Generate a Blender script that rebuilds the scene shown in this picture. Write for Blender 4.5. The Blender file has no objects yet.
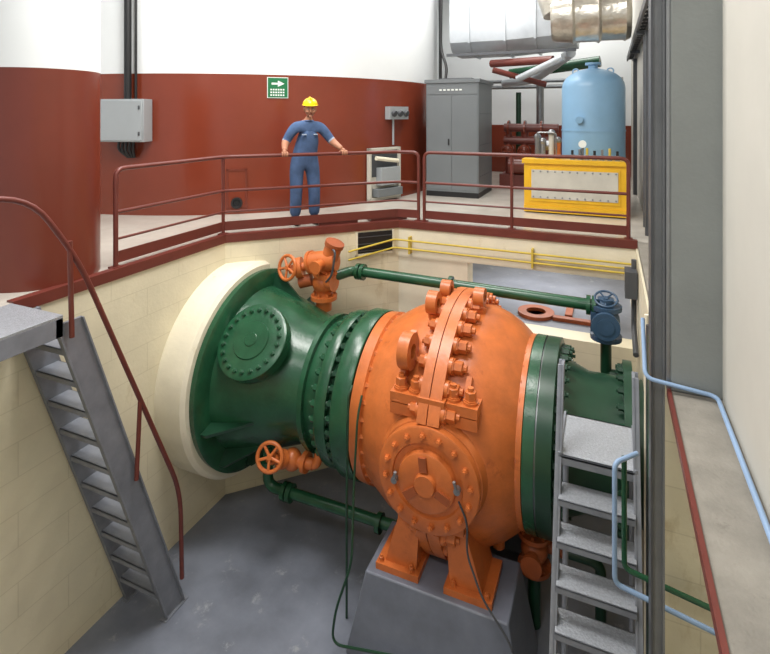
import bpy, bmesh, math, random
from mathutils import Vector, Matrix, Euler
random.seed(3)
S=bpy.context.scene
try:
    S.view_settings.view_transform='Standard'
    S.view_settings.look='None'
except Exception as e: print(e)
def lin(c):
    return tuple((x/255/12.92 if x/255<=0.04045 else ((x/255+0.055)/1.055)**2.4) for x in c)
def mat(name,rgb,rough=.5,metal=0.,var=.12,vscale=3.,bump=.0,bscale=40.,spec=.5,brick=None,rgb2=None,patch=None,stretch=None):
    m=bpy.data.materials.new(name); m.use_nodes=True
    nt=m.node_tree; n=nt.nodes; l=nt.links; b=n['Principled BSDF']
    c=lin(rgb)
    tc=n.new('ShaderNodeTexCoord')
    nz=n.new('ShaderNodeTexNoise'); nz.inputs['Scale'].default_value=vscale; nz.inputs['Detail'].default_value=6; nz.inputs['Roughness'].default_value=.6
    l.new(tc.outputs['Object'],nz.inputs['Vector'])
    cr=n.new('ShaderNodeValToRGB'); l.new(nz.outputs['Fac'],cr.inputs['Fac'])
    cr.color_ramp.elements[0].position=.3; cr.color_ramp.elements[1].position=.7
    c2=lin(rgb2) if rgb2 else None
    cr.color_ramp.elements[0].color=(*(c2 if c2 else [x*(1-var) for x in c]),1)
    cr.color_ramp.elements[1].color=(*[min(1,x*(1+(0 if c2 else var*.6))) for x in c],1)
    col=cr.outputs['Color']
    if patch:
        n2=n.new('ShaderNodeTexNoise'); n2.inputs['Scale'].default_value=patch[1]; n2.inputs['Detail'].default_value=8; n2.inputs['Roughness'].default_value=.75
        if stretch:
            mp=n.new('ShaderNodeMapping'); mp.inputs['Scale'].default_value=stretch
            l.new(tc.outputs['Object'],mp.inputs['Vector']); l.new(mp.outputs['Vector'],n2.inputs['Vector'])
        else: l.new(tc.outputs['Object'],n2.inputs['Vector'])
        r2=n.new('ShaderNodeValToRGB'); l.new(n2.outputs['Fac'],r2.inputs['Fac'])
        r2.color_ramp.elements[0].position=patch[2]; r2.color_ramp.elements[0].color=(0,0,0,1)
        r2.color_ramp.elements[1].position=patch[2]+.1; r2.color_ramp.elements[1].color=(1,1,1,1)
        mx=n.new('ShaderNodeMixRGB'); l.new(r2.outputs['Color'],mx.inputs['Fac']); l.new(col,mx.inputs['Color1']); mx.inputs['Color2'].default_value=(*lin(patch[0]),1)
        col=mx.outputs['Color']
    if brick:
        sx=n.new('ShaderNodeSeparateXYZ'); l.new(tc.outputs['Object'],sx.inputs[0])
        ad=n.new('ShaderNodeMath'); ad.operation='ADD'; l.new(sx.outputs['X'],ad.inputs[0]); l.new(sx.outputs['Y'],ad.inputs[1])
        cb=n.new('ShaderNodeCombineXYZ'); l.new(ad.outputs[0],cb.inputs['X']); l.new(sx.outputs['Z'],cb.inputs['Y'])
        br=n.new('ShaderNodeTexBrick'); l.new(cb.outputs[0],br.inputs['Vector'])
        br.inputs['Scale'].default_value=1; br.inputs['Brick Width'].default_value=brick[0]; br.inputs['Row Height'].default_value=brick[1]; br.inputs['Mortar Size'].default_value=.006
        br.inputs['Color1'].default_value=(1,1,1,1); br.inputs['Color2'].default_value=(.965,.965,.955,1); br.inputs['Mortar'].default_value=(.86,.85,.82,1); br.inputs['Mortar Smooth'].default_value=.5
        mx=n.new('ShaderNodeMixRGB'); mx.blend_type='MULTIPLY'; mx.inputs['Fac'].default_value=1; l.new(col,mx.inputs['Color1']); l.new(br.outputs['Color'],mx.inputs['Color2'])
        col=mx.outputs['Color']
    l.new(col,b.inputs['Base Color'])
    b.inputs['Roughness'].default_value=rough; b.inputs['Metallic'].default_value=metal
    b.inputs['Specular IOR Level'].default_value=spec
    if bump>0:
        nb=n.new('ShaderNodeTexNoise'); nb.inputs['Scale'].default_value=bscale; nb.inputs['Detail'].default_value=4
        l.new(tc.outputs['Object'],nb.inputs['Vector'])
        bp=n.new('ShaderNodeBump'); bp.inputs['Strength'].default_value=bump; bp.inputs['Distance'].default_value=.02
        l.new(nb.outputs['Fac'],bp.inputs['Height']); l.new(bp.outputs['Normal'],b.inputs['Normal'])
    return m
GREEN=mat('green_paint',(34,82,55),.27,0,.28,4,.1,26,.55)
DGREEN=mat('dark_green_paint',(24,62,42),.33,0,.25,4)
ORANGE=mat('orange_paint',(202,110,54),.36,0,.2,5,.14,20,.5,patch=((172,88,42),3.,.58))
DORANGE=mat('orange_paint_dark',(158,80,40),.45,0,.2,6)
RED=mat('red_wall_paint',(122,54,36),.2,0,.1,1.2,.03,5,.5)
REDCOL=mat('red_column_paint',(110,48,34),.28,0,.1,1.2,.02,6,.5)
BROWN=mat('oxide_red_paint',(104,48,40),.38,0,.15,5)
WHITE=mat('white_wall_paint',(226,229,230),.6,0,.03,1.5)
CREAM=mat('cream_wall_paint',(228,219,192),.45,0,.1,1.6,.12,26,.4,brick=(.9,.3),patch=((206,193,160),1.6,.58),stretch=(1,1,.45))
CREAMP=mat('cream_plain_paint',(230,222,200),.45,0,.08,3,.1,20,.4,patch=((206,194,164),2.5,.62))
PITFLOOR=mat('pit_floor_paint',(122,127,139),.34,0,.28,1.6,.06,12,.5,patch=((150,154,160),4.5,.59))
UFLOOR=mat('upper_floor_terrazzo',(190,184,174),.22,0,.16,1.5,.02,20,.5)
CONC=mat('ledge_concrete',(138,133,124),.7,0,.25,4,.25,60,.3,patch=((112,106,98),6.,.6))
GCONC=mat('grey_column_paint',(140,144,142),.65,0,.1,2,.1,40)
RWALL=mat('right_wall_plaster',(192,189,180),.7,0,.06,1.5)
STEELG=mat('grey_steel_paint',(128,132,141),.4,.1,.18,6)
DSTEEL=mat('dark_steel',(84,86,90),.45,.3,.15,6)
CSTEEL=mat('column_steel',(118,120,122),.5,.2,.15,6)
ALU=mat('aluminium_plate',(170,174,181),.35,.4,.22,50,.4,90)
PEDG=mat('pedestal_grey_paint',(114,119,132),.42,0,.2,3,.06,20)
CABG=mat('cabinet_grey',(116,121,124),.4,.1,.05,2)
BOXG=mat('box_grey',(160,165,168),.35,.1,.05,2)
BLACK=mat('black_plastic',(24,24,26),.5)
YEL=mat('yellow_paint',(234,182,38),.35,0,.1,4)
YELP=mat('yellow_pipe',(206,180,70),.4)
BLUET=mat('tank_blue',(132,172,204),.35,0,.08,2)
BLUEP=mat('pipe_blue',(140,166,198),.4)
BLUEV=mat('valve_blue',(52,78,104),.4,0,.15,8)
PANEL=mat('cream_panel',(200,196,184),.4)
METAL=mat('bright_metal',(150,152,154),.35,.8,.1,10)
FOIL=mat('foil_insulation',(204,198,186),.28,.75,.25,5,1.0,7)
DUCT=mat('duct_grey',(186,191,196),.4,.4,.15,2,.15,4)
SIGN=mat('sign_green',(24,110,66),.4,0,.03)
SIGNW=mat('sign_white',(235,240,235),.4,0,.02)
CLOTH=mat('coverall_blue',(78,100,136),.85,0,.18,14,.25,60,.2)
STRIPE=mat('coverall_stripe',(160,174,194),.8,0,.05)
SKIN=mat('skin',(178,124,96),.55,0,.08,10)
HAIR=mat('hair_black',(20,17,16),.6)
HELM=mat('helmet_yellow',(250,204,20),.25,0,.04)
BOOT=mat('boot_leather',(34,30,30),.5)
EYEW=mat('eye_white',(225,225,220),.3)
LIP=mat('lip',(128,72,62),.5)

def basis(ax):
    ax=Vector(ax).normalized()
    h=Vector((0,0,1)) if abs(ax.z)<.9 else Vector((1,0,0))
    u=ax.cross(h).normalized(); v=ax.cross(u).normalized()
    return ax,u,v
class B:
    def __init__(s,name,T=None):
        s.name=name; s.bm=bmesh.new(); s.mats=[]; s.T=T
    def mi(s,m):
        if m not in s.mats: s.mats.append(m)
        return s.mats.index(m)
    def v(s,p):
        p=Vector(p)
        if s.T: p=Vector(s.T(p))
        return s.bm.verts.new(p)
    def f(s,vs,m):
        try:
            f=s.bm.faces.new(vs); f.material_index=s.mi(m); f.smooth=True; return f
        except ValueError: return None
    def hexa(s,p,m):
        vs=[s.v(q) for q in p]
        for idx in ((0,1,2,3),(4,5,6,7),(0,1,5,4),(1,2,6,5),(2,3,7,6),(3,0,4,7)):
            s.f([vs[i] for i in idx],m)
    def box(s,a,b,m,R=None,c=None):
        (x0,y0,z0),(x1,y1,z1)=a,b
        p=[(x0,y0,z0),(x1,y0,z0),(x1,y1,z0),(x0,y1,z0),(x0,y0,z1),(x1,y0,z1),(x1,y1,z1),(x0,y1,z1)]
        p=[Vector(q) for q in p]
        if R is not None:
            p=[R@q+Vector(c) for q in p]
        s.hexa(p,m)
    def prism(s,poly,z0,z1,m,mtop=None):
        b=[s.v((x,y,z0)) for x,y in poly]; t=[s.v((x,y,z1)) for x,y in poly]
        n=len(poly)
        s.f(b[::-1],m); s.f(t,mtop or m)
        for i in range(n): s.f([b[i],b[(i+1)%n],t[(i+1)%n],t[i]],m)
    def rev(s,o,ax,prof,n,m,mats=None,ph=0.):
        ax,u,v=basis(ax); o=Vector(o); rings=[]
        for t,r in prof:
            c=o+ax*t
            if r<1e-5: rings.append([s.v(c)])
            else: rings.append([s.v(c+(u*math.cos(ph+2*math.pi*i/n)+v*math.sin(ph+2*math.pi*i/n))*r) for i in range(n)])
        for k in range(len(rings)-1):
            A,C=rings[k],rings[k+1]; mm=mats[k] if mats else m
            for i in range(n):
                j=(i+1)%n
                if len(A)==1 and len(C)==1: continue
                if len(A)==1: s.f([A[0],C[i],C[j]],mm)
                elif len(C)==1: s.f([A[i],A[j],C[0]],mm)
                else: s.f([A[i],A[j],C[j],C[i]],mm)
        if len(rings[0])>1: s.f(rings[0][::-1],mats[0] if mats else m)
        if len(rings[-1])>1: s.f(rings[-1],mats[-1] if mats else m)
    def cyl(s,p0,p1,r,m,n=16,r1=None,ph=0.):
        p0=Vector(p0);p1=Vector(p1);d=p1-p0
        s.rev(p0,d,[(0,r),(d.length,r if r1 is None else r1)],n,m,ph=ph)
    def bolt(s,p,ax,m,r=.035,h=.04,stud=True):
        ax=Vector(ax).normalized(); p=Vector(p)
        pr=[(0,r*1.25),(h*.18,r*1.25),(h*.18,r),(h*.95,r),(h,r*.85)]
        s.rev(p,ax,pr,6,m)
        if stud: s.cyl(p+ax*h*.9,p+ax*(h*1.35),r*.55,m,8)
    def boltring(s,c,ax,R,n,m,r=.035,h=.04,ph=0.,a0=0,a1=2*math.pi):
        ax,u,v=basis(ax); c=Vector(c)
        for i in range(n):
            a=ph+a0+(a1-a0)*i/n
            s.bolt(c+(u*math.cos(a)+v*math.sin(a))*R,ax,m,r,h)
    def ell(s,c,r,m,n=16,k=10,fn=None,z0=-1,z1=1):
        c=Vector(c); rings=[]
        for j in range(k+1):
            z=-math.cos(math.pi*j/k); z=max(z0,min(z1,z)); q=math.sqrt(max(0,1-z*z))
            ring=[]
            for i in range(n if q>1e-4 else 1):
                a=2*math.pi*i/n; p=Vector((q*math.cos(a),q*math.sin(a),z))
                if fn: p=fn(p)
                ring.append(s.v(c+Vector((p.x*r[0],p.y*r[1],p.z*r[2]))))
            rings.append(ring)
        for A,C in zip(rings,rings[1:]):
            for i in range(n):
                j=(i+1)%n
                if len(A)==1 and len(C)==1: continue
                if len(A)==1: s.f([A[0],C[j],C[i]],m)
                elif len(C)==1: s.f([A[i],A[j],C[0]],m)
                else: s.f([A[i],A[j],C[j],C[i]],m)
        if len(rings[0])>1: s.f(rings[0],m)
        if len(rings[-1])>1: s.f(rings[-1],m)
    def tube(s,path,r,m,n=12,fil=.0,closed=False):
        P=[Vector(p) for p in path]
        if fil>0 and len(P)>2:
            Q=[P[0]]
            for i in range(1,len(P)-1):
                a=(P[i-1]-P[i]); b=(P[i+1]-P[i]); d=min(fil,a.length*.49,b.length*.49)
                A=P[i]+a.normalized()*d; C=P[i]+b.normalized()*d
                for k in range(7):
                    t=k/6; Q.append(A*(1-t)**2+P[i]*2*t*(1-t)+C*t*t)
            Q.append(P[-1]); P=Q
        rings=[]; prev=None; N=len(P)
        for i in range(N):
            if closed: d=P[(i+1)%N]-P[i-1]
            else: d=P[min(i+1,N-1)]-P[max(i-1,0)]
            d.normalize()
            if prev is None: _,u,_v=basis(d)
            else: u=(prev-d*prev.dot(d)).normalized()
            prev=u; w=d.cross(u)
            rings.append([s.v(P[i]+(u*math.cos(2*math.pi*k/n)+w*math.sin(2*math.pi*k/n))*r) for k in range(n)])
        for i in range(N if closed else N-1):
            A,C=rings[i],rings[(i+1)%N]
            for k in range(n):
                j=(k+1)%n; s.f([A[k],A[j],C[j],C[k]],m)
        if not closed: s.f(rings[0][::-1],m); s.f(rings[-1],m)
    def torus(s,c,ax,R,r,m,n=28,k=8):
        ax,u,v=basis(ax); c=Vector(c)
        s.tube([c+(u*math.cos(2*math.pi*i/n)+v*math.sin(2*math.pi*i/n))*R for i in range(n)],r,m,k,closed=True)
    def wheel(s,c,ax,R,m,spokes=5,r=None,hub=.2):
        r=r or R*.11
        s.torus(c,ax,R,r,m)
        ax,u,v=basis(ax); c=Vector(c)
        s.rev(c-ax*R*.15,ax,[(0,R*hub),(R*.3,R*hub)],12,m)
        for i in range(spokes):
            a=2*math.pi*i/spokes+.3; s.cyl(c,c+(u*math.cos(a)+v*math.sin(a))*R,r*.75,m,8)
    def done(s,bevel=0,parent=None,ang=35):
        bmesh.ops.recalc_face_normals(s.bm,faces=s.bm.faces)
        me=bpy.data.meshes.new(s.name); s.bm.to_mesh(me); s.bm.free()
        for m in s.mats: me.materials.append(m)
        try: me.set_sharp_from_angle(angle=math.radians(ang))
        except Exception as e: print(e)
        o=bpy.data.objects.new(s.name,me); S.collection.objects.link(o)
        if bevel:
            md=o.modifiers.new('bev','BEVEL'); md.width=bevel; md.segments=2; md.limit_method='ANGLE'; md.angle_limit=math.radians(50)
        if parent: o.parent=parent
        return o
PZ=-3.4; H=5.6
# ---------------- room shell ----------------
b=B('floor')
for poly in ([(-13,-3),(-4.65,-3),(-4.65,5.45),(-13,5.45)],[(-13,5.45),(-4.65,5.45),(-2.9,7.2),(-13,7.2)],[(-13,7.2),(4,7.2),(4,16),(-13,16)],[(-4.65,-3),(4,-3),(4,.3),(-4.65,.3)]):
    b.prism(poly,-.08,0,UFLOOR)
b.prism([(.32,.3),(4,.3),(4,7.2),(.32,7.2)],-.08,0,CONC)
b.done()
b=B('floor_pit'); b.prism([(-5,0),(1,0),(1,7.5),(-5,7.5)],PZ-.2,PZ,PITFLOOR); b.done()
b=B('wall_pit_left'); b.box((-4.95,-.1,PZ),(-4.65,5.45,-.08),CREAM); b.done()
b=B('wall_pit_diagonal'); b.prism([(-4.65,5.45),(-2.9,7.2),(-2.9,7.6),(-4.95,7.6),(-4.95,5.45)],PZ,-.08,CREAM); b.done()
b=B('wall_pit_back')
b.box((-2.9,7.2,PZ),(.3,7.5,-1.35),CREAM); b.box((-2.9,7.2,-.50),(.3,7.5,-.08),CREAMP); b.box((-2.9,7.2,-1.35),(-1.85,7.5,-.50),CREAMP)
b.done()
b=B('floor_gallery'); b.box((-2.9,7.5,-1.5),(.3,11,-1.35),PITFLOOR); b.done()
b=B('wall_gallery'); b.box((-2.9,11,-1.5),(.3,11.2,-.08),CREAMP); b.box((-3.1,7.5,-1.5),(-2.9,11.2,-.08),CREAMP); b.done()
b=B('wall_pit_right'); b.box((.3,3.95,PZ),(.9,11.2,-.08),CREAM); b.box((.7,-.1,PZ),(.9,3.95,-.08),CREAM); b.done()
b=B('wall_pit_near'); b.box((-4.65,0,PZ),(.7,.3,-.08),CREAM); b.done()
b=B('wall_right'); b.box((.58,-3,0),(.9,3.4,H),RWALL); b.box((.5,3.9,0),(.9,14.5,H),RWALL); b.done()
b=B('concrete_column'); b.box((.32,3.4,0),(.9,3.9,H),GCONC); b.done(.01)
b=B('wall_back'); b.box((-8,14.5,0),(.9,14.7,H),WHITE,); b.box((-8,14.47,0),(.5,14.5,1.3),RED); b.done()
b=B('wall_left'); b.box((-9.2,-3,0),(-9,6.2,H),WHITE); b.done()
b=B('ceiling'); b.box((-13,-3,H),(4,16,H+.2),WHITE); b.done()
DC=(-8.3,10.5); DR=4.72
b=B('wall_curved'); b.rev((DC[0],DC[1],0),(0,0,1),[(0,DR),(2.24,DR),(H,DR)],144,RED,mats=[RED,WHITE]); b.done()
b=B('round_column'); b.rev((-5.2,3.4,0),(0,0,1),[(0,.52),(2.02,.52),(H,.52)],48,RED,mats=[REDCOL,WHITE]); b.done()
# edge trim
b=B('trim_pit_edge')
b.prism([(-4.63,2.8),(-4.63,5.44),(-2.88,7.19),(-2.88,7.27),(-2.93,7.27),(-4.72,5.48),(-4.72,2.8)],-.09,.015,BROWN)
b.box((-2.9,7.18,-.09),(.32,7.27,.015),BROWN)
b.box((.305,.3,-.035),(.325,3.42,.012),BROWN)
b.done()
b=B('floor_hatch')
R=Matrix.Rotation(math.radians(45),3,'Z')
for t in (.35,.97): b.box((-.29,.1,0),(.29,.5,.06),BROWN,R,(-3.85+t*.9,6.45+t*.9-.2,0))
b.done()
b=B('dark_opening')  # slatted black box standing in for a dark opening in the diagonal wall
c=Vector((-3.17,6.93,0))
b.box((-.27,-.02,-.42),(.27,.02,-.12),BLACK,R,c)  # black colour paints the shade inside the opening
for k in range(3): b.box((-.27,-.03,-.39+k*.1),(.27,-.01,-.38+k*.1),DSTEEL,R,c)
for q in ((-.3,-.27),(.27,.3)): b.box((q[0],-.035,-.45),(q[1],.0,-.11),CREAMP,R,c)
b.box((-.3,-.035,-.45),(.3,0,-.42),CREAMP,R,c)
b.done()
# ---------------- railings ----------------
def railing(name,path,posts,toe=True):
    b=B(name)
    P=[Vector((x,y,1.03)) for x,y in path]
    first=P[0].copy(); first.z=.0; last=P[-1].copy(); last.z=.0
    b.tube([first]+P+[last],.025,BROWN,12,.1)
    b.tube([Vector((x,y,.58)) for x,y in path],.02,BROWN,10,.08)
    b.tube([Vector((x,y,.30)) for x,y in path],.014,BROWN,8,.08)
    for x,y in posts: b.cyl((x,y,.0),(x,y,1.03),.022,BROWN,12)
    for x,y in list(posts)+[path[0],path[-1]]: b.box((x-.05,y-.05,.0),(x+.05,y+.05,.02),BROWN)
    for (x0,y0),(x1,y1) in zip(path,path[1:]):
        d=Vector((x1-x0,y1-y0,0)); L=d.length; a=math.atan2(d.y,d.x)
        b.box((0,-.006,.05),(L,.006,.17),BROWN,Matrix.Rotation(a,3,'Z'),(x0,y0,0))
    b.done()
railing('guard_railing',[(-4.72,3.86),(-4.72,5.50),(-2.95,7.27),(-2.62,7.30)],[(-4.72,5.49)])
railing('guard_railing',[(-2.53,7.30),(.22,7.30)],[(-1.25,7.30)])
# ---------------- penstock ----------------
AY,AZ=5.575,-1.65
b=B('penstock_collar'); b.rev((0,AY,AZ),(1,0,0),[(-4.9,1.29),(-4.28,1.29),(-4.24,1.25)],72,CREAMP); b.done()
b=B('penstock_pipe')
pr=[(-4.26,1.19),(-4.17,1.2),(-4.15,1.16),(-4.15,.98),(-3.9,.91),(-3.55,.80),(-3.3,.71),(-3.14,.67),(-3.14,.77),(-3.08,.77),(-3.08,.71),(-2.88,.72),(-2.88,.84),(-2.86,.85),(-2.77,.85),(-2.75,.84),(-2.75,.76),(-2.66,.76),(-2.66,.89),(-2.64,.90),(-2.48,.90),(-2.46,.89)]
b.rev((0,AY,AZ),(1,0,0),pr,88,GREEN)
for k in range(12):
    a=2*math.pi*(k+.5)/12; e=Vector((0,math.cos(a),math.sin(a))); t=Vector((0,-math.sin(a),math.cos(a)))*.018; O=Vector((0,AY,AZ))
    if math.sin(a)>.2 and math.cos(a)<-.2: continue
    q=[Vector((-4.16,0,0))+e*.9,Vector((-4.16,0,0))+e*1.15,Vector((-4.08,0,0))+e*1.15,Vector((-3.66,0,0))+e*.83]
    b.hexa([O+p-t for p in q]+[O+p+t for p in q],DGREEN)
b.boltring((-2.88,AY,AZ),(-1,0,0),.785,32,GREEN,.038,.06)
b.boltring((-2.66,AY,AZ),(-1,0,0),.83,36,DGREEN,.040,.06,.08)
b.boltring((-2.76,AY,AZ),(1,0,0),.80,32,DGREEN,.03,.03)
nrm=Vector((.02,-.74,.67)).normalized(); mc=Vector((-3.75,4.96,-1.09))
b.rev(mc-nrm*.4,nrm,[(0,.34),(.43,.34),(.43,.42),(.50,.42),(.51,.41),(.51,.425),(.57,.425),(.585,.40),(.585,.22),(.60,.21),(.60,.08),(.61,.07),(.61,0)],56,GREEN)
b.boltring(mc+nrm*.185,nrm,.345,22,GREEN,.026,.03)
b.done()
# ---------------- spherical valve ----------------
def ringpt(x,phi,R): return Vector((x,AY-R*math.sin(phi),AZ+R*math.cos(phi)))
b=B('spherical_valve')
pr=[(-2.46,.6),(-2.44,.89),(-2.32,.90),(-2.3,.87),(-2.2,.93),(-2.05,1.02),(-1.9,1.08),(-1.75,1.12),(-1.6,1.14),(-1.38,1.145),(-1.2,1.13),(-1.05,1.08),(-.92,1.01),(-.82,.93),(-.78,.89),(-.73,.89),(-.73,.7)]
b.rev((0,AY,AZ),(1,0,0),pr,96,ORANGE)
def arc(x0,x1,Ra,Rb,d0,d1,m=ORANGE,st=4):
    N=max(2,int((d1-d0)/st)); rr=[]
    for k in range(N+1):
        p=math.radians(d0+(d1-d0)*k/N)
        rr.append([b.v(ringpt(x0,p,Ra)),b.v(ringpt(x1,p,Ra)),b.v(ringpt(x1,p,Rb)),b.v(ringpt(x0,p,Rb))])
    for A,C in zip(rr,rr[1:]):
        for i in range(4): b.f([A[i],A[(i+1)%4],C[(i+1)%4],C[i]],m)
    b.f(rr[0],m); b.f(rr[-1],m)
for d0,d1 in ((-68,68),(112,248)):
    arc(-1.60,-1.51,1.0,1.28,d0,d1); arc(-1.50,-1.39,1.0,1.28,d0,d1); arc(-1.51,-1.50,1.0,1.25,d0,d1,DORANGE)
    n=14
    for k in range(n):
        p=math.radians(d0+5+(d1-d0-10)*k/(n-1))
        b.rev(ringpt(-1.39,p,1.2),(1,0,0),[(0,.078),(.035,.078)],16,ORANGE)
        b.bolt(ringpt(-1.36,p,1.2),(1,0,0),ORANGE,.060,.10)
        b.rev(ringpt(-1.60,p,1.2),(-1,0,0),[(0,.072),(.03,.072)],16,ORANGE)
        b.bolt(ringpt(-1.62,p,1.2),(-1,0,0),ORANGE,.055,.07)
b.boltring((-2.31,AY,AZ),(1,0,0),.86,34,ORANGE,.03,.05)
b.boltring((-.77,AY,AZ),(-1,0,0),.87,34,ORANGE,.024,.035)
# trunnions
for sgn in (-1,1):
    o=(-1.49,AY,AZ)
    b.rev(o,(0,sgn,0),[(.7,.62),(.95,.55),(1.06,.50),(1.12,.48),(1.13,.45),(1.13,.47),(1.2,.47),(1.21,.455),(1.21,.33),(1.19,.32),(1.19,.27),(1.24,.26),(1.25,.245),(1.25,.1),(1.29,.09),(1.29,0)],64,ORANGE)
    b.boltring((-1.49,AY+sgn*1.21,AZ),(0,sgn,0),.395,16,ORANGE,.027,.035,.1)
for an in (0.4,2.5,4.6):
    Rm=Matrix.Rotation(an,3,'Y'); b.box((.11,-.03,-.035),(.235,0,.035),DORANGE,Rm,(-1.49,AY-1.245,AZ))
for sx in (-1,1):
    c=Vector((-1.49+sx*.29,AY-1.23,AZ+.03*sx))
    b.cyl(c,c+Vector((0,-.05,0)),.03,METAL,10)
    b.cyl(c+Vector((0,-.04,0)),c+Vector((-.02*sx,-.06,.09)),.014,METAL,8)
# joint lugs above trunnion
zA=AZ+.45
for x0,x1 in ((-1.90,-1.60),(-1.38,-1.07)):
    b.box((x0,4.50,zA),(x1,4.95,zA+.10),ORANGE); b.box((x0,4.50,zA+.11),(x1,4.95,zA+.2),ORANGE)
b.box((-1.62,4.46,zA-.02),(-1.36,4.9,zA+.22),ORANGE)
for x in (-1.82,-1.67,-1.31,-1.15):
    b.cyl((x,4.59,zA+.2),(x,4.59,zA+.225),.07,ORANGE,16)
    b.bolt((x,4.59,zA+.22),(0,0,1),ORANGE,.052,.09); b.bolt((x,4.59,zA),(0,0,-1),ORANGE,.045,.05)
arc(-1.86,-1.80,1.0,1.22,30,62)
arc(-1.22,-1.17,1.0,1.18,46,62)
for x,phi,rr in ((-1.80,42,.17),(-1.72,14,.12),(-1.28,3,.10),(-1.68,-2,.10)):
    p=ringpt(x,math.radians(phi),1.29)
    b.rev(p-Vector((.055,0,0)),(1,0,0),[(0,rr*.42),(0,rr),(.11,rr),(.11,rr*.42),(0,rr*.42)],28,ORANGE)
    q=ringpt(x,math.radians(phi),1.05)
    b.cyl(q,p-(p-q)*.45,.07,ORANGE,10)
# support legs
LZ=-2.66
for sgn,yc in ((1,4.5),(-1,AY*2-4.5)):
    y0,y1=yc,yc+sgn*.42
    def tp(xa,xb,za,xc,xd,zb,ya,yb,m):
        b.hexa([(xa,ya,za),(xb,ya,za),(xb,yb,za),(xa,yb,za),(xc,ya,zb),(xd,ya,zb),(xd,yb,zb),(xc,yb,zb)],m)
    tp(-1.95,-1.64,LZ+.05,-1.78,-1.60,-2.03,y0,y1,ORANGE)
    tp(-1.32,-1.02,LZ+.05,-1.36,-1.20,-2.03,y0,y1,ORANGE)
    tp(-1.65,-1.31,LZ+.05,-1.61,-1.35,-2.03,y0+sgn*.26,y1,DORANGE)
    b.box((-1.8,min(y0-sgn*.05,y1),-2.12),(-1.18,max(y0-sgn*.05,y1),-2.0),ORANGE)
    for x0,x1 in ((-2.02,-1.60),(-1.36,-.93)):
        b.box((x0,min(y0-sgn*.06,y1),LZ),(x1,max(y0-sgn*.06,y1),LZ+.06),ORANGE)
    for x in (-1.98,-1.68,-1.28,-.98): b.bolt((x,y0-sgn*.02,LZ+.06),(0,0,1),ORANGE,.024,.04)
b.cyl((-1.0,5.1,-2.45),(-1.0,5.1,-2.62),.06,ORANGE,12)
b.done()
for nm,ya in (('pedestal',4.38),('pedestal',AY*2-5.04)):
    b=B(nm); y0=ya;y1=ya+.66
    b.hexa([(-2.26,y0-.1,PZ),(-.62,y0-.1,PZ),(-.62,y1+.03,PZ),(-2.26,y1+.03,PZ),(-2.1,y0,LZ),(-.78,y0,LZ),(-.78,y1,LZ),(-2.1,y1,LZ)],PEDG)
    b.done(.015)
# right coupling
b=B('outlet_pipe')
pr=[(-.73,.88),(-.72,.9),(-.62,.9),(-.62,.87),(-.605,.87),(-.605,.9),(-.47,.9),(-.46,.87),(-.46,.72),(-.3,.66),(-.2,.62),(.12,.62),(.12,.78),(.2,.78),(.2,.62),(.299,.62)]
ms=[GREEN]*3+[METAL]*2+[DGREEN]*10
b.rev((0,AY,AZ),(1,0,0),pr,80,GREEN,mats=ms)
b.boltring((-.46,AY,AZ),(1,0,0),.8,34,DGREEN,.036,.08)
b.boltring((.12,AY,AZ),(-1,0,0),.71,26,DGREEN,.03,.05)
b.done()
# ---------------- upper bypass ----------------
b=B('bypass_pipe')
b.tube([(-3.42,6.08,-.58),(-3.28,6.45,-.57),(-.1,6.45,-.61)],.068,GREEN,16,.12)
for x in (-3.22,-3.15,-1.9,-.25,-.19): b.cyl((x,6.45,-.575-(x+3.28)*.012),(x+.045,6.45,-.575-(x+3.28)*.012),.11,GREEN,20)
b.done()
c=Vector((-3.5,6.03,0)); base=c+Vector((0,0,-1.0))
b=B('motorized_valve',lambda p: base+(Vector(p)-base)*1.04)
b.cyl(c+Vector((0,0,-1.0)),c+Vector((0,0,-.75)),.10,ORANGE,20)
b.cyl(c+Vector((0,0,-.86)),c+Vector((0,0,-.81)),.17,ORANGE,20)
b.ell(c+Vector((0,0,-.66)),(.15,.15,.14),ORANGE)
b.cyl(c+Vector((.05,0,-.63)),c+Vector((.15,0,-.62)),.13,ORANGE,20)
b.cyl(c+Vector((0,0,-.57)),c+Vector((.01,0,-.52)),.15,ORANGE,20)
b.cyl(c+Vector((0,0,-.5)),c+Vector((.08,0,-.30)),.10,ORANGE,16)
b.cyl(c+Vector((-.16,-.04,-.40)),c+Vector((.18,0,-.35)),.13,ORANGE,20)
b.cyl(c+Vector((-.18,-.04,-.41)),c+Vector((-.14,-.04,-.40)),.15,ORANGE,20)
b.cyl(c+Vector((.08,.0,-.34)),c+Vector((.17,-.02,-.13)),.11,ORANGE,20)
b.cyl(c+Vector((.155,-.02,-.17)),c+Vector((.175,-.02,-.12)),.125,DORANGE,20)
b.cyl(c+Vector((.03,-.12,-.38)),c+Vector((.03,-.27,-.39)),.06,ORANGE,16)
b.cyl(c+Vector((.03,-.24,-.388)),c+Vector((.03,-.28,-.39)),.08,ORANGE,16)
b.cyl(c+Vector((-.1,-.02,-.42)),c+Vector((-.42,-.16,-.50)),.055,ORANGE,14)
b.cyl(c+Vector((-.26,-.09,-.46)),c+Vector((-.34,-.12,-.48)),.13,ORANGE,20)
b.wheel(c+Vector((-.42,-.2,-.46)),(-.25,-.9,.2),.15,ORANGE,5,.022)
b.boltring(c+Vector((0,0,-.81)),(0,0,1),.14,8,ORANGE,.018,.03)
b.boltring(c+Vector((0,0,-.52)),(0,0,1),.125,8,ORANGE,.014,.025)
b.cyl(c+Vector((-.15,-.05,-.62)),c+Vector((-.30,-.1,-.66)),.08,DORANGE,16)
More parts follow.
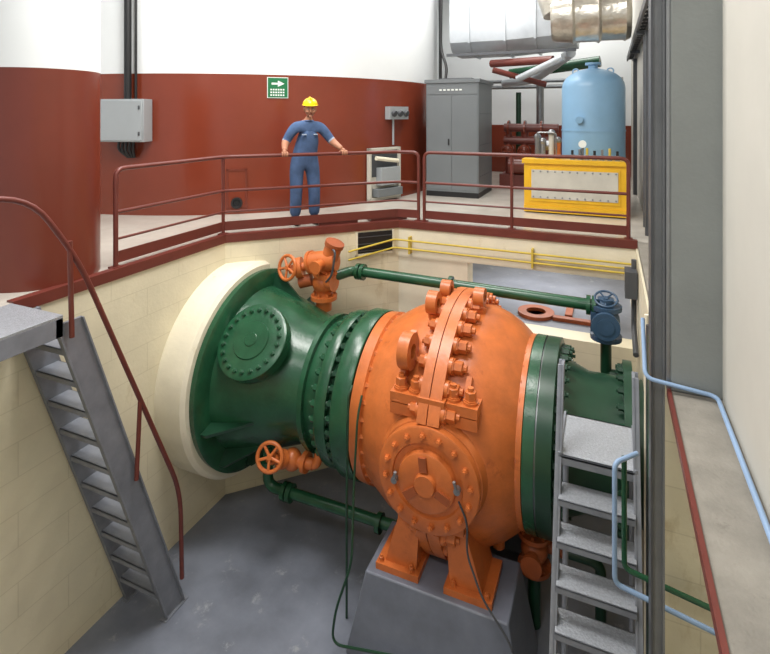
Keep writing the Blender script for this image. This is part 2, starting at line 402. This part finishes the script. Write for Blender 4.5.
b.tube([c+Vector((.15,-.1,-.17)),c+Vector((.25,-.15,-.2)),c+Vector((.2,-.15,-.5)),c+Vector((.1,-.12,-.6))],.014,DSTEEL,8,.08)
b.done()
b=B('blue_valve')
c=Vector((-.04,6.45,-.75))
b.ell(c,(.15,.15,.16),BLUEV)
b.cyl(c+Vector((-.06,0,.14)),c+Vector((.0,0,.14)),.11,BLUEV,20)
for z in (-.22,.12): b.cyl(c+Vector((0,0,z)),c+Vector((0,0,z+.05)),.17,BLUEV,20)
b.cyl(c+Vector((0,0,.1)),c+Vector((0,0,.24)),.09,BLUEV,14)
b.cyl(c+Vector((0,-.08,0)),c+Vector((0,-.26,0)),.09,BLUEV,16)
b.cyl(c+Vector((0,-.2,0)),c+Vector((0,-.25,0)),.15,BLUEV,20)
b.box(c+Vector((-.16,-.12,-.12)),c+Vector((-.05,.1,.1)),BLUEV)
b.wheel(c+Vector((0,-.02,.24)),(0,-.5,1),.12,BLUEV)
b.cyl(c+Vector((0,0,-.2)),c+Vector((0,0,-.6)),.06,DGREEN,16)
b.tube([c+Vector((0,0,-.55)),c+Vector((0,0,-.62)),c+Vector((.3,.0,-.62))],.06,DGREEN,14,.05)
b.done()
# lower bypass
b=B('drain_pipe')
b.tube([(-3.72,5.1,-2.33),(-3.72,5.1,-2.79),(-1.95,5.12,-2.79),(-1.95,5.3,-2.55)],.06,GREEN,16,.12)
for x in (-3.50,-3.43,-2.3): b.cyl((x,5.1,-2.79),(x+.05,5.1,-2.79),.1,GREEN,20)
b.done()
b=B('gate_valve')
c=Vector((-3.30,4.98,-2.30))
b.ell(c,(.11,.11,.12),ORANGE)
b.cyl(c,c+Vector((-.1,-.22,.12)),.055,ORANGE,14)
b.cyl(c+Vector((-.05,-.1,.05)),c+Vector((-.07,-.14,.07)),.10,ORANGE,20)
b.wheel(c+Vector((-.12,-.26,.15)),(.25,-1,.35),.14,ORANGE,5,.022)
b.tube([c,c+Vector((-.26,.09,-.1)),(-3.72,5.1,-2.5)],.06,ORANGE,14,.06)
b.cyl((-3.72,5.1,-2.52),(-3.72,5.1,-2.47),.10,GREEN,20)
b.cyl(c+Vector((.08,0,0)),c+Vector((.26,.02,0)),.06,ORANGE,14)
b.cyl(c+Vector((.14,.02,0)),c+Vector((.19,.02,0)),.11,ORANGE,20)
b.tube([c+Vector((.22,.02,0)),c+Vector((.30,.02,0)),c+Vector((.34,.08,.22))],.05,ORANGE,12,.06)
b.done()
b=B('drain_valve')
c=Vector((-.68,5.25,-2.66))
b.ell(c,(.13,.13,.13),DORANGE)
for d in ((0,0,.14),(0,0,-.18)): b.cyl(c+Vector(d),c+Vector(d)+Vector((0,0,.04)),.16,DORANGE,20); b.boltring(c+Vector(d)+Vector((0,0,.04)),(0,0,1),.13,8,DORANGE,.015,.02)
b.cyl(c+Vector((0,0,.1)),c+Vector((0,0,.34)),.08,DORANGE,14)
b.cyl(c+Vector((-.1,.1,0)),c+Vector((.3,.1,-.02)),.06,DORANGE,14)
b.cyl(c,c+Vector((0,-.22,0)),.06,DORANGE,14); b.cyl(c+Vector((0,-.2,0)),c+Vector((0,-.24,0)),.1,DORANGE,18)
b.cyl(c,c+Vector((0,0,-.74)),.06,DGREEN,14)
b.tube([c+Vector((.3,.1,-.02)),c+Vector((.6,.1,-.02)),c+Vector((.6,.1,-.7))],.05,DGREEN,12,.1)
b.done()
b=B('control_cable')
b.tube([(-2.31,4.74,-1.25),(-2.30,4.62,-1.4),(-2.28,4.5,-2.0),(-2.22,4.34,-2.6),(-2.34,4.24,-3.0),(-2.36,4.2,-3.28),(-1.5,4.22,-3.1),(-.9,4.2,-3.25),(-.55,4.2,-3.38)],.012,DGREEN,8,.12)
b.tube([(-1.19,4.33,-1.72),(-1.12,4.36,-1.9),(-1.14,4.40,-2.2),(-1.0,4.38,-2.52),(-.75,4.32,-2.75),(-.55,4.3,-3.38)],.009,DSTEEL,8,.1)
b.done()
b=B('conduit_pipe')
b.tube([(-2.40,4.70,-1.15),(-2.40,4.62,-1.2),(-2.40,4.58,-2.2),(-2.40,4.58,-3.39)],.012,DGREEN,8,.05)
b.done()
b=B('yellow_wall_pipe')
for dz in (0,-.12):
    b.tube([(-3.42,6.58,-.36+dz),(-2.93,7.1,-.25+dz),(.26,7.13,-.27+dz)],.014,YELP,8,.05)
b.tube([(-.9,7.13,-.33),(.26,7.13,-.33)],.012,YELP,8)
for x in (-2.7,-.95): b.box((x-.012,7.1,-.45),(x+.012,7.2,-.20),YELP)
b.done()
# ---------------- stairs ----------------
def stair(name,xa,xb,yc,ztop,zbot,w,nt,m,mt,depth=.2,zup=None):
    b=B(name); zu=ztop if zup is None else zup
    for x in (xa,xb):
        s=1 if x==max(xa,xb) else -1
        x0,x1=(x-.012,x+.012)
        b.hexa([(x0,yc(zbot)-w/2,zbot),(x1,yc(zbot)-w/2,zbot),(x1,yc(zbot)+w/2,zbot),(x0,yc(zbot)+w/2,zbot),
                (x0,yc(zu)-w/2,zu),(x1,yc(zu)-w/2,zu),(x1,yc(zu)+w/2,zu),(x0,yc(zu)+w/2,zu)],m)
        for e in (-w/2,w/2-.015):
            xx0,xx1=(x,x+s*.035) if s>0 else (x-.035,x)
            b.hexa([(xx0,yc(zbot)+e,zbot),(xx1,yc(zbot)+e,zbot),(xx1,yc(zbot)+e+.015,zbot),(xx0,yc(zbot)+e+.015,zbot),
                (xx0,yc(zu)+e,zu),(xx1,yc(zu)+e,zu),(xx1,yc(zu)+e+.015,zu),(xx0,yc(zu)+e+.015,zu)],m)
        b.box((x-.04,yc(zbot)-w/2-.03,zbot),(x+.04,yc(zbot)+w/2+.03,zbot+.012),m)
    for k in range(1,nt+1):
        z=ztop-(ztop-zbot)*k/(nt+1); y=yc(z)
        b.box((xa,y-depth/2,z-.012),(xb,y+depth/2,z),mt)
        for e in (-depth/2,depth/2-.01): b.box((xa,y+e,z-.05),(xb,y+e+.01,z),m)
    return b
yl=lambda z: 2.84+(-z)*(1.15/3.4)
b=stair('steel_stair',-4.58,-4.05,yl,0,PZ,.24,10,STEELG,STEELG,.2,zup=-.08)
b.box((-4.62,.31,-.012),(-3.98,2.78,.012),ALU)
for x in (-4.62,-4.02): b.box((x,.31,-.16),(x+.04,2.78,-.012),STEELG)
b.box((-4.62,2.72,-.16),(-3.98,2.78,-.012),STEELG)
b.done(.003)
b=B('stair_handrail')
yr=lambda z:2.9+(.56-z)*(1.2/2.76)
b.tube([(-3.99,.4,1.0),(-3.99,2.52,1.0),(-3.99,yr(.4)-.05,.4),(-3.99,yr(-2.2)-.09,-2.2),(-3.99,yr(-2.2)-.07,-3.1)],.022,BROWN,12,.28)
b.cyl((-3.99,2.84,.58),(-3.99,2.86,-.2),.02,BROWN,12)
b.cyl((-3.99,1.6,1.0),(-3.99,1.6,-.1),.02,BROWN,12)
b.cyl((-3.99,yr(-1.05)-.08,-1.05),(-3.99,yr(-1.05)-.12,-1.75),.02,BROWN,12)
b.tube([(-3.99,.4,.5),(-3.99,1.6,.5)],.016,BROWN,10)
b.done()
yr2=lambda z:4.22+(z+1.0)*.40
b=stair('crossover_stair',-.35,.17,yr2,-1.0,PZ,.11,9,STEELG,ALU,.21,zup=-.42)
b.box((-.35,4.16,-1.02),(.17,4.76,-1.0),ALU)
for e in (4.16,4.74): b.box((-.35,e,-1.07),(.17,e+.02,-1.0),STEELG)
b.box((-.365,4.16,-1.09),(-.345,4.76,-.98),STEELG); b.box((.165,4.16,-1.09),(.185,4.76,-.98),STEELG)
b.tube([(-.35,4.74,-1.05),(-.35,4.70,-2.2),(-.35,4.5,-3.39)],.025,STEELG,10)
b.tube([(.17,4.74,-1.05),(.17,4.70,-2.2),(.17,4.5,-3.39)],.025,STEELG,10)
b.done(.003)
b=B('steel_column')
b.box((.225,3.46,PZ),(.237,3.66,H),DSTEEL); b.box((.288,3.46,PZ),(.30,3.66,H),CSTEEL); b.box((.237,3.48,PZ),(.288,3.50,H),CSTEEL)
b.box((.303,3.40,0),(.319,3.5,H),METAL)
b.box((.225,3.4,PZ),(.36,3.72,PZ+.02),DSTEEL)
b.done()
b=B('blue_pipe')
b.tube([(.19,3.62,.32),(.19,3.38,.06),(.55,3.37,.03),(.55,.3,.03)],.012,BLUEP,10,.05)
b.tube([(.17,3.9,-.70),(.03,3.74,-.70),(.03,3.72,-1.48),(.69,3.72,-1.6)],.016,BLUEP,10,.05)
b.done()
b=B('green_wall_pipe')
b.tube([(.09,3.86,-.72),(.09,3.83,-1.45),(.69,3.83,-1.55)],.018,GREEN,10,.05)
b.done()
b=B('conduit_bundle')
for i,y in enumerate((4.2,4.4,4.62)):
    b.tube([(.27,y,-.0),(.27,y,-3.38)],.018,[GREEN,DSTEEL,CREAMP][i],8)
b.tube([(.26,6.7,-.1),(.26,6.7,-.9),(.26,6.2,-1.0)],.03,DSTEEL,10,.1)
b.box((.16,6.5,-.5),(.29,6.75,-.2),DSTEEL)
b.done()
b=B('flange_ring')
b.rev((-1.0,7.9,-1.35),(0,0,1),[(0,.14),(0,.26),(.05,.26),(.05,.14),(0,.14)],28,DORANGE)
b.box((-.75,7.75,-1.35),(-.2,7.85,-1.3),DORANGE); b.box((-.6,7.95,-1.35),(-.5,8.5,-1.31),DORANGE)
b.done()
# ---------------- things on curved wall ----------------
def drumframe(deg,off=0.):
    a=math.radians(deg); n=Vector((math.cos(a),math.sin(a),0)); t=Vector((-math.sin(a),math.cos(a),0))
    p=Vector((DC[0],DC[1],0))+n*(DR+off)
    return p,Matrix((t,n,Vector((0,0,1)))).transposed()
b=B('junction_box')
p,R=drumframe(-73.8)
b.box((-.38,.0,1.17),(.38,.24,1.83),BOXG,R,p); b.box((-.36,.24,1.19),(.36,.255,1.81),BOXG,R,p)
for z in (1.3,1.7): b.box((.3,.255,z-.03),(.33,.27,z+.03),DSTEEL,R,p)
for x in (-.1,-.04,.02,.08,.14): 
    b.tube([R@Vector((x,.12,1.17))+p,R@Vector((x,.14,1.0+.05*abs(x*10)))+p,R@Vector((x*.4+.05,.05,.92))+p],.022,BLACK,8,.05)
b.cyl(R@Vector((.03,.1,1.83))+p,R@Vector((.03,.1,H))+p,.055,BLACK,14)
b.cyl(R@Vector((.14,.06,1.83))+p,R@Vector((.14,.06,H))+p,.02,BLACK,10)
b.done(.01)
b=B('evacuation_sign')
p,R=drumframe(-45.7,.004)
b.box((-.17,0,1.86),(.17,.012,2.2),SIGNW,R,p); b.box((-.16,.012,1.87),(.16,.015,2.19),SIGN,R,p)
T=lambda x,z:R@Vector((x,.018,z))+p
b.box((-.10,.015,2.08),(.03,.018,2.11),SIGNW,R,p)
vv=[b.v(T(x,z)) for x,z in [(-.0,2.145),(.11,2.095),(-.0,2.045)]]; b.f(vv,SIGNW)
for i,z in enumerate((1.985,1.94,1.895)):
    for k in range(6): b.box((-.12+k*.04,.015,z),(-.12+k*.04+.026,.018,z+.025),SIGNW,R,p)
b.done()
b=B('socket_panel')
p,R=drumframe(-16.5)
b.box((-.28,0,1.5),(.28,.12,1.74),BOXG,R,p)
for x in (-.18,0,.18): b.cyl(R@Vector((x,.12,1.62))+p,R@Vector((x,.17,1.6))+p,.06,DSTEEL,14)
b.cyl(R@Vector((-.1,.05,1.5))+p,R@Vector((-.1,.05,1.02))+p,.02,BOXG,8)
b.done()
b=B('hose_cabinet')
p,R=drumframe(-20.5)
b.box((-.42,.0,.02),(.42,.02,.98),PANEL,R,p)
for a in ((-.42,-.36,.02,.98),(.36,.42,.02,.98),(-.42,.42,.93,.98),(-.42,.42,.02,.08)): b.box((a[0],0,a[2]),(a[1],.07,a[3]),PANEL,R,p)
b.box((-.36,.02,.45),(.36,.03,.93),DSTEEL,R,p)
b.box((-.2,.02,.3),(.3,.16,.62),BOXG,R,p); b.cyl(R@Vector((-.28,.1,.8))+p,R@Vector((.3,.1,.72))+p,.04,CREAMP,10)
b.box((-.3,.02,.1),(.35,.18,.24),CABG,R,p)
b.done(.01)
b=B('access_hatch')
p,R=drumframe(-53.5)
b.box((-.16,0,.1),(-.13,.02,.72),REDCOL,R,p); b.box((.13,0,.1),(.16,.02,.72),REDCOL,R,p); b.box((-.16,0,.69),(.16,.02,.72),REDCOL,R,p); b.box((-.13,.0,.1),(.13,.008,.69),RED,R,p)
b.rev(R@Vector((.0,.0,.18))+p,R@Vector((0,1,0)),[(0,.09),(.05,.09),(.05,.06),(.03,.05),(.03,0)],16,BLACK)
b.done()
# ---------------- cabinet ----------------
b=B('electrical_cabinet')
b.box((-3.32,9.7,.0),(-2.28,10.9,.1),BLACK); b.box((-3.32,9.7,.1),(-2.28,10.9,2.2),CABG)
b.box((-3.35,9.67,2.2),(-2.25,10.93,2.27),CABG)
b.box((-3.30,9.690,.14),(-2.81,9.7,1.95),CABG); b.box((-2.80,9.690,.14),(-2.30,9.7,1.95),CABG)
b.box((-2.87,9.66,1.0),(-2.85,9.69,1.12),BLACK)
b.box((-3.30,9.690,1.98),(-2.30,9.695,2.16),CABG)
for k in range(6): b.box((-3.05+k*.08,9.684,2.05),(-3.05+k*.08+.05,9.691,2.08),SIGNW)
for z in (.4,1.0,1.6): b.box((-2.28,9.8,z),(-2.276,10.8,z+.008),DSTEEL)
b.box((-3.1,9.8,2.27),(-2.45,10.7,2.3),DSTEEL)
b.done(.004)
# ---------------- hydraulic unit ----------------
b=B('hydraulic_power_unit')
x0,x1,y0,y1=-1.29,.24,8.7,9.18
b.box((x0,y0,.02),(x1,y1,.80),YEL); b.box((x0-.03,y0-.04,.80),(x1+.03,y1+.02,.87),YEL)
b.box((x0,y0-.03,.02),(x1,y0,.12),YEL)
a,c=x0+.12,x1-.12
b.box((a-.03,y0-.015,.19),(c+.03,y0,.75),YEL); b.box((a,y0-.028,.24),(c,y0-.01,.70),PANEL)
for k in range(12):
    xx=a+.03+(c-a-.06)*k/11
    for z in (.265,.675): b.bolt((xx,y0-.028,z),(0,-1,0),METAL,.012,.012,False)
for x,h in ((-1.1,.35),(-1.02,.28),(-.88,.42),(-.78,.3)):
    b.cyl((x,8.9,.87),(x,8.9,.87+h),.045,[METAL,ORANGE,PANEL,METAL][int(abs(x)*7)%4],12)
    b.ell((x,8.9,.87+h),(.06,.06,.06),METAL,12,8)
b.cyl((-1.12,9.0,1.08),(-.75,9.0,1.08),.08,METAL,16)
b.tube([(-1.1,8.85,.9),(-1.1,8.8,1.3),(-.8,8.8,1.3),(-.8,8.85,.9)],.012,METAL,8,.05)
for k in range(7):
    x=-.55+k*.11
    b.box((x-.035,8.76,.87),(x+.035,8.86,.95),METAL); b.cyl((x,8.81,.95),(x,8.81,1.02+.02*(k%3)),.02,[BLACK,METAL,YELP][k%3],10)
b.cyl((-.4,8.84,.87),(-.4,8.84,1.12),.02,METAL,8); b.cyl((-.4,8.80,1.12),(-.4,8.85,1.12),.06,SIGNW,16)
b.done(.006)
b=B('pressure_tank')
c=(-.27,9.8,0)
r=.52
pr=[(.35,.0),(.36,.2),(.42,.4),(.52,r)]+[(.53,r),(1.3,r),(1.3,r+.008),(1.33,r+.008),(1.33,r),(2.06,r)]+[(2.06+.34*math.sin(a*math.pi/12),r*math.cos(a*math.pi/12)) for a in range(1,6)]+[(2.40,.08),(2.46,.08),(2.46,.13),(2.50,.13),(2.50,0)]
b.rev(c,(0,0,1),pr,48,BLUET)
for k in range(4):
    a=math.pi/4+k*math.pi/2; x,y=c[0]+.42*math.cos(a),c[1]+.42*math.sin(a)
    b.box((x-.04,y-.04,0),(x+.04,y+.04,.6),BLUET)
for k in range(2): b.torus((c[0]+(-.28 if k==0 else .28),c[1]-.1,2.34),(0,1,0),.05,.012,BLUET)
b.cyl((c[0]-.2,c[1]-.47,1.5),(c[0]-.2,c[1]-.56,1.5),.06,BLUET,16)
b.done()
b=B('red_pump_manifold')
for z in (1.02,1.3): b.cyl((-2.15,11.6,z),(-1.0,11.6,z),.09,BROWN,16)
for x in (-2.05,-1.7,-1.35):
    b.cyl((x,11.6,0),(x,11.6,1.3),.07,BROWN,14); b.cyl((x-.02,11.6,1.3),(x+.02,11.6,1.3),.16,RED,20); b.ell((x,11.55,.8),(.14,.14,.14),RED)
    b.wheel((x,11.35,.8),(0,-1,0),.12,RED)
b.box((-2.2,11.3,0),(-1.1,12.0,.3),BROWN); b.cyl((-2.0,11.4,.5),(-1.4,11.4,.5),.2,REDCOL,20)
b.cyl((-1.25,11.4,.32),(-1.25,11.4,.75),.14,GREEN,16)
b.done()
b=B('standpipe')
b.cyl((-1.95,12.3,0),(-1.95,12.3,2.1),.06,DGREEN,14); b.cyl((-1.55,13.0,0),(-1.55,13.0,2.3),.09,METAL,14)
b.done()
b=B('vertical_conduit')
b.cyl((-3.5,11.2,2.3),(-3.5,11.2,H),.035,BLACK,12); b.tube([(-3.4,11.0,H),(-3.4,10.9,3.0),(-3.2,10.7,2.6),(-3.2,10.6,2.3)],.03,BLACK,10,.3)
b.done()
b=B('air_duct')
N=28
def dsec(x,rz,ry): return [Vector((x,11.4+ry*max(-1,min(1,1.25*math.cos(2*math.pi*i/N))),3.72+rz*max(-1,min(1,1.15*math.sin(2*math.pi*i/N))))) for i in range(N)]
secs=[(-3.15,.84,.67),(-2.75,.84,.67),(-2.75,.87,.70),(-2.71,.87,.70),(-2.71,.84,.67),(-2.0,.84,.67),(-2.0,.87,.70),(-1.96,.87,.70),(-1.96,.84,.67),(-1.4,.80,.64),(-1.4,.84,.67),(-1.36,.84,.67),(-1.36,.80,.64),(-.6,.74,.58)]
rings=[[b.v(p) for p in dsec(*q)] for q in secs]
for A,C in zip(rings,rings[1:]):
    for i in range(N): b.f([A[i],A[(i+1)%N],C[(i+1)%N],C[i]],DUCT)
b.f(rings[0],DUCT); b.f(rings[-1],DUCT)
b.box((-3.2,10.66,2.82),(-.6,10.72,2.88),DSTEEL)
b.done(0,None,25)
b=B('insulated_duct')
b.rev((-.92,9.25,3.22),(1,.06,.03),[(0,.36),(.05,.40),(.3,.43),(.34,.46),(.38,.43),(.7,.44),(.74,.47),(.78,.43),(1.1,.44),(1.14,.46),(1.22,.42)],30,FOIL)
b.rev((-.75,9.2,3.3),(-.25,.1,1),[(0,.3),(.5,.34),(1.2,.33),(2.2,.33)],24,FOIL)
b.done()
b=B('overhead_pipework')
b.tube([(-2.4,12.9,2.35),(-1.6,12.4,2.4),(-.7,10.8,2.80)],.10,DUCT,14,.2)
b.tube([(-2.3,13.2,2.6),(-.2,12.8,2.8)],.13,GREEN,14)
b.tube([(-2.3,10.95,2.66),(-1.0,10.4,2.64)],.08,BROWN,12)
b.tube([(-2.2,10.6,2.5),(-1.2,11.0,2.2)],.06,BROWN,12)
b.tube([(-1.7,10.6,2.3),(-.8,10.2,2.66)],.07,DUCT,12)
for z in (2.3,2.45): b.tube([(-4,13.8,z),(.3,13.8,z)],.05,METAL,10)
b.done()
b=B('cable_ladder')
for x in (.34,.45): b.box((x,5.2,2.75),(x+.03,12.5,2.85),DSTEEL)
for k in range(26): b.box((.34,5.3+k*.28,2.77),(.46,5.33+k*.28,2.8),DSTEEL)
for k in range(2): b.tube([(.385+k*.04,5.2,2.83),(.385+k*.04,12.4,2.83)],.016,BLACK,8)
for y in (5.6,8.0,10.4): b.box((.34,y,2.70),(.499,y+.04,2.75),DSTEEL)
b.done()
b=B('support_strut')
for y in (7.6,11.4): b.box((.43,y,0),(.499,y+.1,2.7),DSTEEL)
b.cyl((.46,8.2,0),(.46,8.2,2.7),.025,DSTEEL,10)
b.done()
# ---------------- man ----------------
man=bpy.data.objects.new('man',None); S.collection.objects.link(man)
MC=Vector((-4.1,6.5,0)); k7=math.sqrt(.5)
def W(p):
    a,f,z=p; return Vector((MC.x+(a+f)*k7, MC.y+(a-f)*k7, z))
def skin(name,V,E,Rr,root,mt,sub=2,classify=None,mats=None):
    me=bpy.data.meshes.new(name); me.from_pydata([W(v) for v in V],E,[]); me.update()
    o=bpy.data.objects.new(name,me); S.collection.objects.link(o)
    md=o.modifiers.new('skin','SKIN'); md.use_smooth_shade=True
    sv=me.skin_vertices[0].data
    for i,r in enumerate(Rr):
        sv[i].radius=(r,r) if not isinstance(r,tuple) else r
        sv[i].use_root=(i==root)
    ms=o.modifiers.new('sub','SUBSURF'); ms.levels=sub; ms.render_levels=sub
    bpy.context.view_layer.update()
    dg=bpy.context.evaluated_depsgraph_get()
    m2=bpy.data.meshes.new_from_object(o.evaluated_get(dg))
    bpy.data.objects.remove(o)
    m2.name=name; o=bpy.data.objects.new(name,m2); S.collection.objects.link(o)
    m2.materials.clear()
    for m in (mats or [mt]): m2.materials.append(m)
    for p in m2.polygons:
        p.use_smooth=True; p.material_index=0
        if classify:
            c=p.center; dx,dy=c.x-MC.x,c.y-MC.y
            p.material_index=classify(Vector(((dx+dy)*k7,(dx-dy)*k7,c.z)))
    o.parent=man
    return o
RB=.304
V=[(.01,-.02,.98),(.02,0,1.12),(.03,.04,1.27),(.035,.07,1.41),(.04,.10,1.50),(.04,.125,1.58),
   (-.165,.06,1.405),(-.285,.03,1.19),(-.335,.25,1.09),
   (.235,.07,1.405),(.385,.11,1.20),(.50,.25,1.09),
   (-.11,-.02,.88),(-.125,.03,.50),(-.13,-.03,.10),
   (.12,-.02,.88),(.14,.03,.50),(.15,-.02,.10),(-.085,.06,1.29),(.145,.06,1.29)]
E=[(0,1),(1,2),(2,3),(3,4),(4,5),(3,6),(6,7),(7,8),(3,9),(9,10),(10,11),(0,12),(12,13),(13,14),(0,15),(15,16),(16,17),(2,18),(2,19)]
Rr=[.155,.145,.155,.12,.062,.055,.088,.064,.036,.088,.064,.036,.12,.095,.085,.12,.095,.085,.125,.125]
def dseg(p,a,b_):
    a=Vector(a);b_=Vector(b_);d=b_-a;t=max(0,min(1,(p-a).dot(d)/d.length_squared)); return (p-(a+d*t)).length,t
def cls(p):
    if p.z>1.51: return 1
    for s,e,wr in ((6,7,8),(9,10,11)):
        d1,t1=dseg(p,V[s],V[e]); d2,t2=dseg(p,V[e],V[wr])
        if d2<.10 and d2<=d1 and (p.x>.3 or p.x<-.2) and t2>.05: return 1
        if d1<.12 and t1>.84 and (p.x>.27 or p.x<-.2): return 2
    return 0
skin('body',V,E,Rr,0,CLOTH,2,cls,[CLOTH,SKIN,STRIPE])
for sd,(wa,wf,wz) in ((-1,V[8]),(1,V[11])):
    ha=wa+sd*.01
    o=(-1 if sd>0 else 1)
    v=[(wa,wf,wz),(ha,wf+.03,1.085),(ha,RB-.005,1.078)]
    skin('palm_'+('left' if sd>0 else 'right'),v+[(ha+.025,RB-.005,1.074),(ha-.025,RB-.005,1.074)],[(0,1),(1,2),(2,3),(2,4)],[.03,.03,.026,.022,.022],0,SKIN,2)
    for i in range(4):
        a=ha+o*(.034-.023*i); L=[.95,1.05,1,.8][i]
        fv=[(a,RB-.005,1.075),(a,RB+.032*L,1.070),(a,RB+.045*L,1.035),(a,RB+.03,1.008)]
        skin('finger_%d_%s'%(i+1,'left' if sd>0 else 'right'),fv,[(0,1),(1,2),(2,3)],[.011,.010,.009,.008],0,SKIN,1)
    tv=[(ha+o*.02,RB-.03,1.08),(ha+o*.055,RB-.04,1.06),(ha+o*.065,RB-.036,1.025)]
    skin('thumb_'+('left' if sd>0 else 'right'),tv,[(0,1),(1,2)],[.014,.011,.009],0,SKIN,1)
HR=Euler((math.radians(-8),0,0)).to_matrix()
yaw=Matrix.Rotation(math.radians(8),3,'Z')
HC=Vector((.05,.15,1.672))
def TH(p): return W(HC+yaw@(HR@Vector(p)))
b=B('head',TH)
def hf(p):
    q=Vector(p)
    if p.z<0: q.x*=1-.28*p.z*p.z; q.y*=1-.1*p.z*p.z
    if p.y>0: q.y*=.95
    return q
b.ell((0,0,0),(.082,.100,.12),SKIN,24,18,hf)
b.ell((0,-.036,.03),(.083,.082,.10),HAIR,20,12,None,-.45,1)
for sx in (-1,1):
    b.ell((sx*.03,.085,.008),(.015,.010,.007),EYEW,10,8); b.ell((sx*.03,.092,.008),(.006,.005,.006),HAIR,8,6)
    b.box((sx*.03-.017,.086,.025),(sx*.03+.017,.095,.030),HAIR)
    b.ell((sx*.083,-.005,-.005),(.012,.02,.032),SKIN,10,8)
    b.ell((sx*.04,.062,-.03),(.028,.026,.026),SKIN,12,8)
b.ell((0,.100,-.02),(.015,.024,.015),SKIN,10,8); b.ell((0,.094,.0),(.010,.015,.030),SKIN,10,8)
b.ell((0,.086,-.058),(.024,.010,.006),LIP,12,8); b.ell((0,.072,-.095),(.026,.022,.02),SKIN,12,8)
b.done(0,man)
b=B('hard_hat',TH)
b.ell((0,-.01,.058),(.108,.125,.105),HELM,28,16,None,0,1)
b.ell((0,-.01,.058),(.118,.136,.010),HELM,28,10)
b.ell((0,.06,.060),(.080,.080,.008),HELM,20,8)
b.box((-.012,-.10,.11),(.012,.075,.168),HELM)
b.done(0,man)
b=B('boots',W)
for sx,an in ((-1,V[14]),(1,V[17])):
    b.ell((an[0],an[1]+.065,.045),(.05,.135,.058),BOOT,18,10,None,-.75,1)
    b.cyl((an[0],an[1],.03),(an[0],an[1],.14),.055,BOOT,16)
b.done(0,man)
b=B('collar',W)
b.ell((.04,.095,1.50),(.08,.075,.03),CLOTH,18,8)
b.box((-.075,.165,1.30),(-.015,.205,1.315),STRIPE); b.box((.09,.165,1.30),(.15,.205,1.315),STRIPE)
b.done(0,man)
# ---------------- lights ----------------
def area(name,loc,size,e,col=(1,.98,.95),rot=(0,0,0)):
    L=bpy.data.lights.new(name,'AREA'); L.shape='RECTANGLE'; L.size,L.size_y=size; L.energy=e; L.color=col
    o=bpy.data.objects.new(name,L); o.location=loc; o.rotation_euler=rot; S.collection.objects.link(o); return o
area('pit_light',(-2.6,3.6,5.4),(2.4,1.4),340)
area('walkway_light',(-4.6,5.2,5.4),(2.0,.8),150)
area('near_light',(-1.8,-1.4,5.3),(2.8,1.2),170)
area('hall_light',(-2.4,9.4,5.4),(2.0,2.0),190)
area('far_light',(-1.2,13.0,5.0),(2.5,1.5),110)
area('gallery_fill',(-1.0,9.0,-.15),(1.6,1.2),55)  # fill added under the slab to brighten the otherwise dark recess
area('left_light',(-7.0,1.5,5.3),(2.0,2.0),80)
for i,(x,y) in enumerate(((-2.6,3.6),(-4.6,5.2),(-2.6,9.4))):
    b=B('ceiling_lamp'); b.box((x-.9,y-.15,H-.14),(x+.9,y+.15,H),WHITE); b.done(.01)
w=bpy.data.worlds.new('World'); S.world=w; w.use_nodes=True
w.node_tree.nodes['Background'].inputs[0].default_value=(.93,.97,1,1); w.node_tree.nodes['Background'].inputs[1].default_value=.7
cam=bpy.data.cameras.new('Camera'); co=bpy.data.objects.new('Camera',cam); S.collection.objects.link(co)
co.location=(0,0,1.6); co.rotation_euler=(math.radians(90),0,math.radians(23))
cam.sensor_width=36; cam.lens=520/770*36; cam.shift_y=-213/770; cam.shift_x=-4/770; cam.clip_start=.05
S.camera=co
